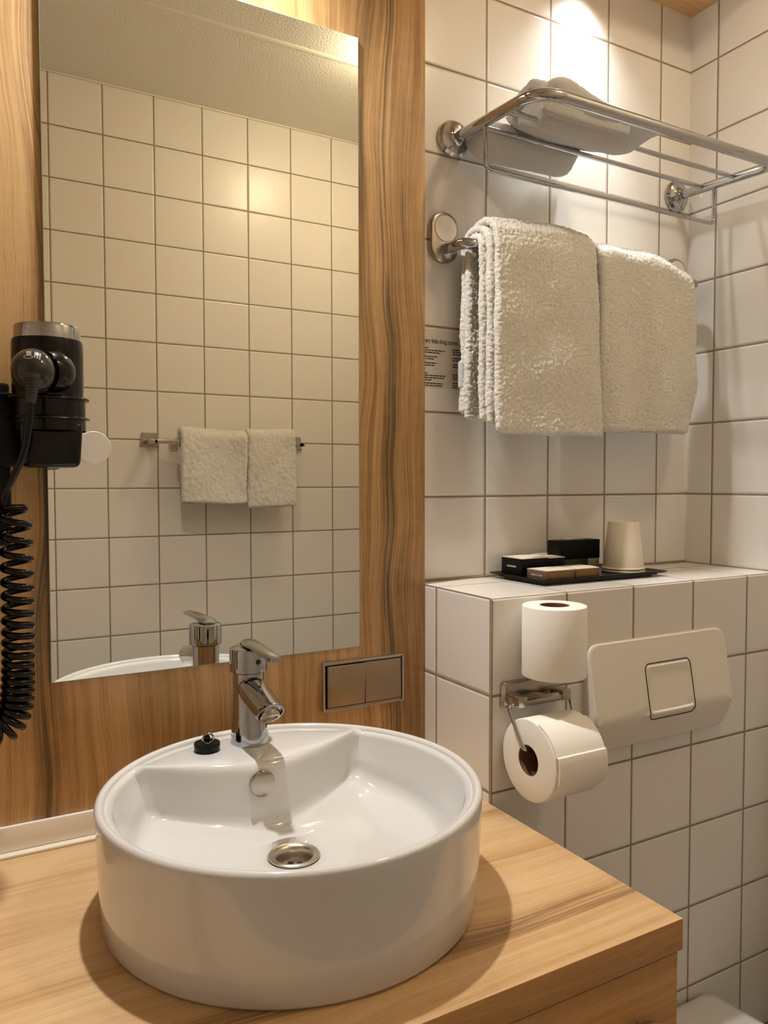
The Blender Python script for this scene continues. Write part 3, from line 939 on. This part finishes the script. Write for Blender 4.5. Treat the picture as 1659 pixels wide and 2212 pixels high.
# rolled left end of the upper fold
v, f = sheet([(-1.20, 4.10), (-1.24, 4.22), (-1.20, 4.38), (-1.05, 4.48), (-0.85, 4.44), (-0.6, 4.34)], lambda s: -0.20, lambda s: 1.1, 0.09, 0.03)
g.add(displaced(v, f, 0.008, 18, 0.03, 2.2, 7), f)
tw = g.make('folded_towel', M['terry_flat'], origin=(0.5, -0.7, 4.2), angle=180)
tag(tw, 'white towel folded and lying on the bars of the chrome shelf', 'towel')

# ================================================================= SIGN on the tiles
sg = thing('bathroom_notice', 'clear notice on the tiles, reading very little thing counts', 'sign', (-0.4, 0, 1.3))
box('foil', (-1.0, 0.05, -0.004, 0.0, 1.28, 1.965), M['sign'], sg, smooth=False)
def text_mesh(name, body, size, mat, parent, place, align='LEFT', space=1.0, ext=0.0, bold=0.0):
    cu_ = bpy.data.curves.new(name, 'FONT')
    cu_.body = body; cu_.size = size; cu_.align_x = align; cu_.space_character = space; cu_.offset = bold
    to = bpy.data.objects.new(name + '_c', cu_)
    COL.objects.link(to)
    bpy.context.view_layer.update()
    me = bpy.data.meshes.new_from_object(to.evaluated_get(bpy.context.evaluated_depsgraph_get()))
    wmax = max(v.co.x for v in me.vertices)
    vs = [place(v.co.x / wmax, v.co.y) for v in me.vertices]; fs = [tuple(p.vertices) for p in me.polygons]
    bpy.data.objects.remove(to)
    return obj(name, vs, fs, mat, parent, smooth=False)
text_mesh('heading', 'Every little thing counts ...', 0.082, M['ink'], sg, lambda a, b: (-0.922 + a * 0.555, -0.0065, 1.805 + b * 0.95), bold=0.0008)
g = G()
def words(x, z, width, h=0.0125, seed=0):
    rnd = random.Random(seed); c = x
    while c < x + width - 0.01:
        w = min(rnd.uniform(0.018, 0.055), x + width - c)
        g.add([(c, -0.006, z), (c + w, -0.006, z), (c + w, -0.006, z + h), (c, -0.006, z + h)], [(0, 1, 2, 3)])
        c += w + 0.006
for i, (z, w) in enumerate([(1.745, .17), (1.718, .40), (1.692, .34), (1.645, .29), (1.618, .26), (1.570, .28), (1.543, .26), (1.452, .16), (1.425, .42), (1.398, .39), (1.371, .22), (1.334, .37), (1.307, .37)]):
    words(-1.0, z - 0.005, w, seed=i)
for i, (z, w) in enumerate([(1.745, .14), (1.718, .44), (1.692, .44), (1.645, .44), (1.618, .44), (1.570, .44), (1.543, .44), (1.452, .12), (1.425, .44), (1.398, .44), (1.352, .44), (1.325, .44), (1.300, .44)]):
    words(-0.49, z - 0.005, w, seed=i + 40)
g.make('small_print', M['ink'], sg, smooth=False)

# ================================================================= TRAY and things on it
ty = thing('amenity_tray', 'black rectangular tray on the tiled shelf holding the small boxes', 'tray', (1.0, -0.5, -1.0))
def trayv():
    g = G(); o = []
    X0, X1, Y0, Y1 = 0.03, 2.02, -1.06, -0.06
    lv = [(0.13, -1.0), (0.13, -0.985), (0.085, -0.98), (0.085, -0.965), (0.03, -0.955), (0.0, -0.938), (0.0, -0.928), (0.02, -0.926), (0.07, -0.945), (0.10, -0.955)]
    vs = []; fs = []
    for ins, z in lv:
        for (x, y) in ((X0 + ins, Y0 + ins), (X1 - ins, Y0 + ins), (X1 - ins, Y1 - ins), (X0 + ins, Y1 - ins)): vs.append((x, y, z))
    for i in range(len(lv) - 1):
        for k in range(4):
            k2 = (k + 1) % 4
            fs.append((i * 4 + k, i * 4 + k2, (i + 1) * 4 + k2, (i + 1) * 4 + k))
    fs.append((0, 1, 2, 3)); n = len(lv) - 1; fs.append(tuple(n * 4 + k for k in range(4)))
    return vs, fs
v, f = trayv()
obj('dish', v, f, M['tray'], ty, smooth=False)
ZTR = -0.955
def carton(name, label, x0, x1, y0, y1, h, side, top, bow=0.0, group=None):
    t_ = thing(name, label, 'box', ((x0 + x1) / 2, (y0 + y1) / 2, ZTR), group)
    box('carton', (x0, x1, y0, y1, ZTR, ZTR + h), side, t_, bev=0.004)
    # slightly bulging lid
    n = 10; vs = []; fs = []
    for i in range(n + 1):
        for j in range(n + 1):
            u, v = i / n, j / n
            vs.append((x0 + (x1 - x0) * u, y0 + (y1 - y0) * v, ZTR + h + 0.004 + bow * math.sin(PI * v) * (0.6 + 0.4 * math.sin(PI * u))))
    for i in range(n):
        for j in range(n):
            a = i * (n + 1) + j; fs.append((a, a + 1, a + n + 2, a + n + 1))
    rim = [i * (n + 1) for i in range(n + 1)] + [n * (n + 1) + j for j in range(1, n + 1)] + [i * (n + 1) + n for i in range(n - 1, -1, -1)] + [j for j in range(n - 1, 0, -1)]
    b = len(vs)
    for r in rim: vs.append((vs[r][0], vs[r][1], ZTR + h - 0.002))
    for k in range(len(rim)):
        k2 = (k + 1) % len(rim); fs.append((rim[k], rim[k2], b + k2, b + k))
    obj('lid', vs, fs, top, t_, label='white lid', angle=30)
    return t_
c1 = carton('soap_box', 'black box with white lid at the left rear corner of the tray', 0.15, 0.56, -0.53, -0.14, 0.215, M['card_black'], M['card_white'], 0.02, 'small cartons on the tray')
g = G()
rnd = random.Random(3); c = -0.40
g.add(*bxv(0.1475, 0.1495, -0.42, -0.25, ZTR + 0.105, ZTR + 0.125))
g.make('lettering', M['print_grey'], c1, smooth=False)
c2 = carton('soap_box', 'black box with white lid right of the leftmost black box', 0.565, 0.83, -0.52, -0.22, 0.205, M['card_black'], M['card_white'], 0.01, 'small cartons on the tray')
c3 = carton('soap_box', 'black box with white lid in the back row, left of the tall black box', 0.60, 0.98, -0.205, -0.09, 0.21, M['card_black'], M['card_white'], 0.02, 'small cartons on the tray')
def brown(x0, x1, label, mark):
    t_ = carton('soap_box', label, x0, x1, -1.0, -0.66, 0.118, M['card_brown'], M['card_white'], 0.012, 'small cartons on the tray')
    box('printed_band', (x0 + 0.02, x1 - 0.05, -1.002, -1.0, ZTR + 0.035, ZTR + 0.10), M['card_gold'], t_, smooth=False)
    gg = G()
    rnd = random.Random(int(x0 * 100))
    for k in range(14):
        a = rnd.uniform(0, PI * 2); r = rnd.uniform(0.01, 0.06)
        cx_, cy_ = (x0 + x1) / 2 + r * math.cos(a), -0.84 + r * math.sin(a)
        gg.add([(cx_, cy_, ZTR + 0.1375), (cx_ + 0.02, cy_ + 0.004, ZTR + 0.1375), (cx_ + 0.012, cy_ + 0.014, ZTR + 0.1375)], [(0, 1, 2)])
    gg.make('emblem', mark, t_, smooth=False)
    return t_
b1 = brown(0.12, 0.545, 'flat brown box with white lid at the front left of the tray', M['ink'])
g = G(); c = -0.93
for w in (0.06, 0.03, 0.085):
    g.add([(0.1185, c, ZTR + 0.05), (0.1185, c + w, ZTR + 0.05), (0.1185, c + w, ZTR + 0.07), (0.1185, c, ZTR + 0.07)], [(0, 1, 2, 3)]); c += w + 0.012
g.make('lettering', M['print_grey'], b1, smooth=False)
brown(0.565, 0.93, 'flat brown box with white lid in front of the tall black box', simple('red_print', (150, 70, 56), 0.6))
bb = thing('amenity_box', 'tall black box with a cream label and a hanging tab at the tray back', 'box', (1.18, -0.30, ZTR))
box('carton', (0.83, 1.51, -0.42, -0.20, ZTR + 0.16, ZTR + 0.395), M['card_black'], bb, bev=0.004)
box('window', (0.835, 1.505, -0.415, -0.205, ZTR, ZTR + 0.16), simple('dark_window', (44, 38, 30), 0.25, nscale=70, namt=0.6), bb, bev=0.003)
box('label_sticker', (1.31, 1.49, -0.423, -0.417, ZTR + 0.02, ZTR + 0.155), M['label'], bb, smooth=False)
g = G()
for i in range(6):
    x = 1.325 + i * 0.027
    g.add([(x, -0.4245, ZTR + 0.03), (x + 0.008, -0.4245, ZTR + 0.03), (x + 0.008, -0.4245, ZTR + 0.145 - 0.02 * (i % 2)), (x, -0.4245, ZTR + 0.145 - 0.02 * (i % 2))], [(0, 1, 2, 3)])
g.make('lettering', M['ink'], bb, smooth=False)
box('tab', (1.03, 1.31, -0.36, -0.24, ZTR + 0.395, ZTR + 0.412), M['card_edge'], bb, bev=0.004)
# cup: upside down paper cups
def cup(z0, name, label):
    o = lathe(name, [(0.262, 0.0), (0.270, 0.012), (0.262, 0.026), (0.250, 0.028), (0.190, 0.592), (0.184, 0.598), (0.178, 0.592), (0.176, 0.575), (0.0, 0.570)], (1.665, -0.67, z0), M['paper_cup'], origin=(1.665, -0.67, z0), angle=30)
    return tag(o, label, 'cup')
cup(ZTR + 0.035, 'paper_cup', 'white paper cup standing upside down on the right end of the tray')
o = lathe('paper_cup', [(0.250, 0.0), (0.268, 0.012), (0.262, 0.026), (0.245, 0.030), (0.240, 0.034)], (1.665, -0.67, ZTR), M['paper_cup'], origin=(1.665, -0.67, ZTR), angle=30)
tag(o, 'lower paper cup of the upturned stack, only its rim showing', 'cup')

# ================================================================= TOILET PAPER
def roll(name, c, axis, R_, r_, L_, label):
    t_ = thing(name, label, 'toilet paper roll', (c[0], c[1], c[2]), 'toilet paper rolls')
    b = 0.012
    pr = [(r_, 0), (R_ - b, 0), (R_ - b * 0.3, b * 0.3), (R_, b), (R_, L_ - b), (R_ - b * 0.3, L_ - b * 0.3), (R_ - b, L_), (r_, L_), (r_, 0)]
    lathe('paper', pr, c, M['tissue'], t_, axis=axis, n=72, angle=50)
    lathe('cardboard_tube', [(r_ + 0.001, 0.004), (r_ + 0.001, L_ - 0.004), (r_ - 0.012, L_ - 0.004), (r_ - 0.012, 0.004), (r_ + 0.001, 0.004)], c, M['cardboard'], t_, axis=axis, n=48)
    return t_
roll('toilet_roll', (-0.475, -1.805, -1.770), (0, 0, 1), 0.322, 0.150, 0.712, 'white toilet roll standing upright on top of the paper holder')
lr = roll('toilet_roll', (-0.890, -1.91, -2.535), (1, 0, 0), 0.400, 0.150, 0.62, 'white toilet roll hanging on the wire arm of the holder')
# loose end of the hanging roll
g = G(); n = 60; vs = []; fs = []
th_ = 0.014
for i in range(n + 1):
    t = i / n
    a = math.radians(110 + 100 * t)      # from the top over the front
    r = 0.400 + 0.004 + (0.02 * math.sin(t * PI) if t > 0.5 else 0.0)
    for s, rr_ in ((0, r), (1, r + th_)):
        for x in (-0.885, -0.278):
            vs.append((x + (0.02 if x < -0.5 else 0.02) * t, -1.91 + rr_ * math.cos(a), -2.535 + rr_ * math.sin(a)))
for i in range(n):
    b = i * 4
    fs += [(b, b + 1, b + 5, b + 4), (b + 2, b + 6, b + 7, b + 3), (b, b + 4, b + 6, b + 2), (b + 1, b + 3, b + 7, b + 5)]
fs += [(0, 2, 3, 1), (n * 4, n * 4 + 1, n * 4 + 3, n * 4 + 2)]
obj('loose_sheet', vs, fs, M['tissue'], lr, angle=40)
ph_ = thing('toilet_paper_holder', 'metal toilet paper holder with wire arm on the tiled box', 'toilet paper holder', (-0.5, -BD, -2.0))
def plt(x, y, z): return (x + 0.0 * z, y, z)
g = G(); g.add(*platev(rrect(0.80, 0.27, 0.03, 4), [(0.0, 0.0), (0.0, 0.02), (0.03, 0.05), (0.05, 0.055)], lambda a, b, d: (-0.50 + a * (1 - 0.12 * (b + 0.135)), -BD - d, -2.0 + b)))
g.make('wall_plate', M['chrome_satin'], ph_, angle=30)
for x in (-0.80, -0.22):
    g = G(); g.add(*bxv(x - 0.055, x + 0.055, -BD - 0.26, -BD - 0.04, -2.08, -1.97, 0.01))
    g.make('bracket', M['chrome_satin'], ph_, angle=30)
tube('spindle', [(-0.80, -BD - 0.20, -2.045), (-0.22, -BD - 0.20, -2.045)], 0.045, M['chrome_satin'], ph_, n=20)
wy = -BD - 0.20
wp = fillet([(-0.84, wy, -2.06), (-0.945, wy, -2.06), (-0.945, -1.91, -2.42), (-0.86, -1.91, -2.44), (-0.27, -1.91, -2.44), (-0.235, -1.91, -2.42), (-0.14, wy, -2.06), (-0.20, wy, -2.06)], 0.05, 5)
tube('wire_arm', wp, 0.020, M['chrome'], ph_, n=12)

# ================================================================= FLUSH PLATE
fp = thing('flush_plate', 'white toilet flush plate on the tiled box', 'flush plate', (1.35, -BD, -2.2))
def fdepth(v):
    """v: 0 top .. 1 bottom"""
    if v < 0.70: return 0.060 + 0.15 * v / 0.70
    return 0.21 - 0.13 * (v - 0.70) / 0.30
FX0, FX1, FZ0, FZ1 = 0.24, 2.50, -1.60, -2.80
def plate_surf():
    nx, nz = 60, 48; vs = []; fs = []
    def inside(u, v):
        return 1
    W_, H_ = FX1 - FX0, FZ0 - FZ1; r = 0.14
    out = []
    ol = rrect(W_, H_, r, 8); cx_, cz_ = (FX0 + FX1) / 2, (FZ0 + FZ1) / 2
    # ring topology from outline to centre
    rings = [1.0, 0.997, 0.99, 0.975, 0.95, 0.9, 0.8, 0.7, 0.55, 0.4, 0.25, 0.1]
    # densify outline
    dn_ = []
    for k in range(len(ol)):
        a = Vector(ol[k]); b = Vector(ol[(k + 1) % len(ol)])
        m_ = max(1, int((b - a).length / 0.05))
        for q in range(m_): dn_.append(a.lerp(b, q / m_))
    n = len(dn_)
    for p_ in dn_: vs.append((cx_ + p_.x, -BD, cz_ + p_.y))
    for i, s in enumerate(rings):
        for p_ in dn_:
            x, z = p_.x * s, p_.y * s
            v = (H_ / 2 - z) / H_
            e = min(1.0, ((1 - s) / 0.025)) if s > 0.975 else 1.0
            dep = fdepth(v) * (0.55 + 0.45 * math.sqrt(max(0, 1 - (1 - e) ** 2))) if s > 0.975 else fdepth(v)
            vs.append((cx_ + x, -BD - dep, cz_ + z))
    m_ = len(rings) + 1
    for i in range(m_ - 1):
        for k in range(n):
            k2 = (k + 1) % n
            fs.append((i * n + k, i * n + k2, (i + 1) * n + k2, (i + 1) * n + k))
    fs.append(tuple((m_ - 1) * n + k for k in range(n)))
    return vs, fs
v, f = plate_surf()
obj('cover', v, f, M['white_plastic'], fp, angle=24)
# push button with a scooped lip
def btn():
    g = G()
    bx0, bx1, bz0, bz1 = 1.075, 1.80, -1.90, -2.50
    nx, nz = 24, 40; vs = []; fs = []
    for j in range(nz + 1):
        for i in range(nx + 1):
            u, v = i / nx, j / nz
            x = bx0 + (bx1 - bx0) * u; z = bz0 + (bz1 - bz0) * v
            vv = (FZ0 - z) / (FZ0 - FZ1)
            base = fdepth(vv) + 0.012
            sc = 0.0
            if v < 0.74: sc = 0.085 * (v / 0.74) ** 1.3 * (1 - 0.5 * abs(2 * u - 1) ** 4)
            else: sc = 0.085 * max(0.0, 1 - (v - 0.74) / 0.13) * (1 - 0.5 * abs(2 * u - 1) ** 4)
            # rounded corners
            ex = 0.5 - abs(u - 0.5); ez = 0.5 - abs(v - 0.5)
            e = min(ex * (bx1 - bx0), ez * (bz0 - bz1))
            k = min(1, e / 0.018)
            vs.append((x, -BD - base + sc * min(1, e / 0.06) + 0.03 * (1 - math.sqrt(1 - (1 - k) ** 2)), z))
    for j in range(nz):
        for i in range(nx):
            a = j * (nx + 1) + i; fs.append((a, a + 1, a + nx + 2, a + nx + 1))
    g.add(vs, fs)
    return g
g = btn()
bt = g.make('push_button', M['white_plastic'], fp, angle=70)
g = G()
ol = rrect(0.745, 0.62, 0.07, 6)
pth = [(1.4375 + a, 0, -2.20 + b) for a, b in ol] + [(1.4375 + ol[0][0], 0, -2.20 + ol[0][1])]
pth = [(x, -BD - fdepth((FZ0 - z) / (FZ0 - FZ1)) - 0.001, z) for x, _, z in pth]
g.add(*tubev(pth, 0.006, 6))
g.make('button_gap', M['ink'], fp)

# ================================================================= TOILET
tl = thing('toilet', 'white wall-hung toilet with closed lid below the flush plate', 'toilet', (1.25, -BD, -8.2))
def dshape(w, l, n=40):
    out = []
    r = 0.14
    out += [(w / 2 - r + r * math.cos(a), -r + r * math.sin(a)) for a in [PI / 2 * (1 - k / 6) for k in range(7)]]
    # right side swelling then round front
    for k in range(1, n):
        a = -PI * k / n
        x = w / 2 * 1.06 * abs(math.cos(a)) ** 0.8 * (1 if math.cos(a) > 0 else -1)
        y = -r - (l - r) * abs(math.sin(a)) ** 0.62
        out.append((x, y))
    out += [(-w / 2 + r - r * math.cos(a), -r + r * math.sin(a)) for a in [PI / 2 * k / 6 for k in range(7)]]
    return out
def slab(ol, c, levels):
    vs = []; fs = []; n = len(ol)
    mx = sum(p_[0] for p_ in ol) / n; my = sum(p_[1] for p_ in ol) / n
    for sc, z in levels:
        for a, b in ol: vs.append((c[0] + mx + (a - mx) * sc, c[1] + my + (b - my) * sc, z))
    for i in range(len(levels) - 1):
        for k in range(n):
            k2 = (k + 1) % n
            fs.append((i * n + k, i * n + k2, (i + 1) * n + k2, (i + 1) * n + k))
    fs.append(tuple(range(n))); fs.append(tuple((len(levels) - 1) * n + k for k in range(n)))
    return vs, fs
ol = dshape(2.35, 3.1)
TC = (1.18, -1.50)
v, f = slab(ol, TC, [(0.98, -6.22), (1.0, -6.20), (1.0, -6.16), (0.985, -6.135), (0.93, -6.125), (0.5, -6.11)])
obj('lid', v, f, M['ceramic'], tl, angle=50)
v, f = slab(ol, TC, [(0.97, -6.34), (0.99, -6.33), (0.99, -6.25), (0.97, -6.235)])
obj('seat', v, f, M['ceramic'], tl, angle=50)
v, f = slab(ol, (TC[0], -BD - 0.005), [(0.45, -8.1), (0.62, -7.9), (0.80, -7.3), (0.92, -6.8), (0.97, -6.45), (0.97, -6.36)])
obj('bowl', v, f, M['ceramic'], tl, angle=60)

# ================================================================= THINGS SEEN IN THE MIRROR (opposite wall)
rb = thing('towel_bar', 'square chrome towel bar on the wall seen in the mirror', 'towel rail', (-0.5, YO, 1.0))
ybr = YO + 0.50
for x in (-2.12, 1.08):
    g = G()
    g.add(*platev([(-0.20, -0.14), (0.20, -0.14), (0.16, 0.15), (-0.16, 0.15)], [(0.0, 0.0), (0.0, 0.03), (0.03, 0.06)], lambda a, b, d: (x + a, YO + d, 1.04 + b)))
    pl = g.make('wall_plate', M['chrome_satin'], rb, angle=25)
    box('post', (x - 0.09, x + 0.05, YO + 0.03, ybr + 0.06, 0.95, 1.03), M['chrome_satin'], rb, bev=0.012)
box('bar', (-2.14, 1.10, ybr - 0.02, ybr + 0.06, 0.95, 1.03), M['chrome_satin'], rb, bev=0.012)
def hand_towel(x0, x1, zb, zt, label, dy):
    g = G()
    ln = uline(-0.14 - dy, 0.13, zb, zb + 0.9, zt)
    ln = [(YO + 0.50 + 0.02 - a, b) for a, b in ln]
    v, f = sheet(ln, lambda s: x0, lambda s: x1, 0.11, 0.03)
    v = [(x, y + 0.03 * math.sin(x * 4 + z * 2), z + 0.02 * math.sin(x * 3)) for x, y, z in v]
    g.add(displaced(v, f, 0.02, 20, 0.03, 2.2, x0), f)
    ln = uline(-0.08 - dy, 0.08, zb + 0.12, zb + 0.8, zt - 0.08)
    ln = [(YO + 0.50 + 0.02 - a, b) for a, b in ln]
    v, f = sheet(ln, lambda s: x0 + (-0.0), lambda s: x1 - 0.04, 0.09, 0.03)
    g.add(displaced(v, f, 0.02, 20, 0.03, 2.2, x1), f)
    if x0 < -1:
        v, f = sheet([(YO + 0.30, 0.80), (YO + 0.31, 1.10)], lambda s: x0 - 0.14, lambda s: x1 - 0.2, 0.10, 0.03)
        g.add(displaced(v, f, 0.02, 20, 0.03, 2.2, x1), f)
    o = g.make('hand_towel', M['terry'], origin=((x0 + x1) / 2, ybr, zb), angle=180)
    return tag(o, label, 'towel', 'towels reflected in the mirror')
hand_towel(-1.66, -0.27, -0.28, 1.21, 'cream hand towel on the reflected bar, left one in the mirror', 0.05)
hand_towel(-0.24, 0.87, -0.38, 1.25, 'cream hand towel on the reflected bar, right one in the mirror', 0.0)

# ceiling lamp that lights the room from the middle
cl = thing('ceiling_lamp', 'flat round ceiling lamp with a glowing bowl in the middle of the room', 'lamp', (1.50, -5.30, ZC))
lathe('base', [(0.0, 0.0), (0.40, 0.0), (0.42, -0.03), (0.42, -0.08), (0.0, -0.08)], (1.50, -5.30, ZC), M['white_plastic'], cl)
t = NT('lamp_glow')
t.b.inputs['Emission Color'].default_value = (1.0, 0.80, 0.54, 1)
t.b.inputs['Emission Strength'].default_value = 84.0
lathe('bowl', [(0.40, -0.08), (0.42, -0.16), (0.38, -0.27), (0.26, -0.36), (0.12, -0.39), (0.0, -0.40)], (1.50, -5.30, ZC), t.m, cl)
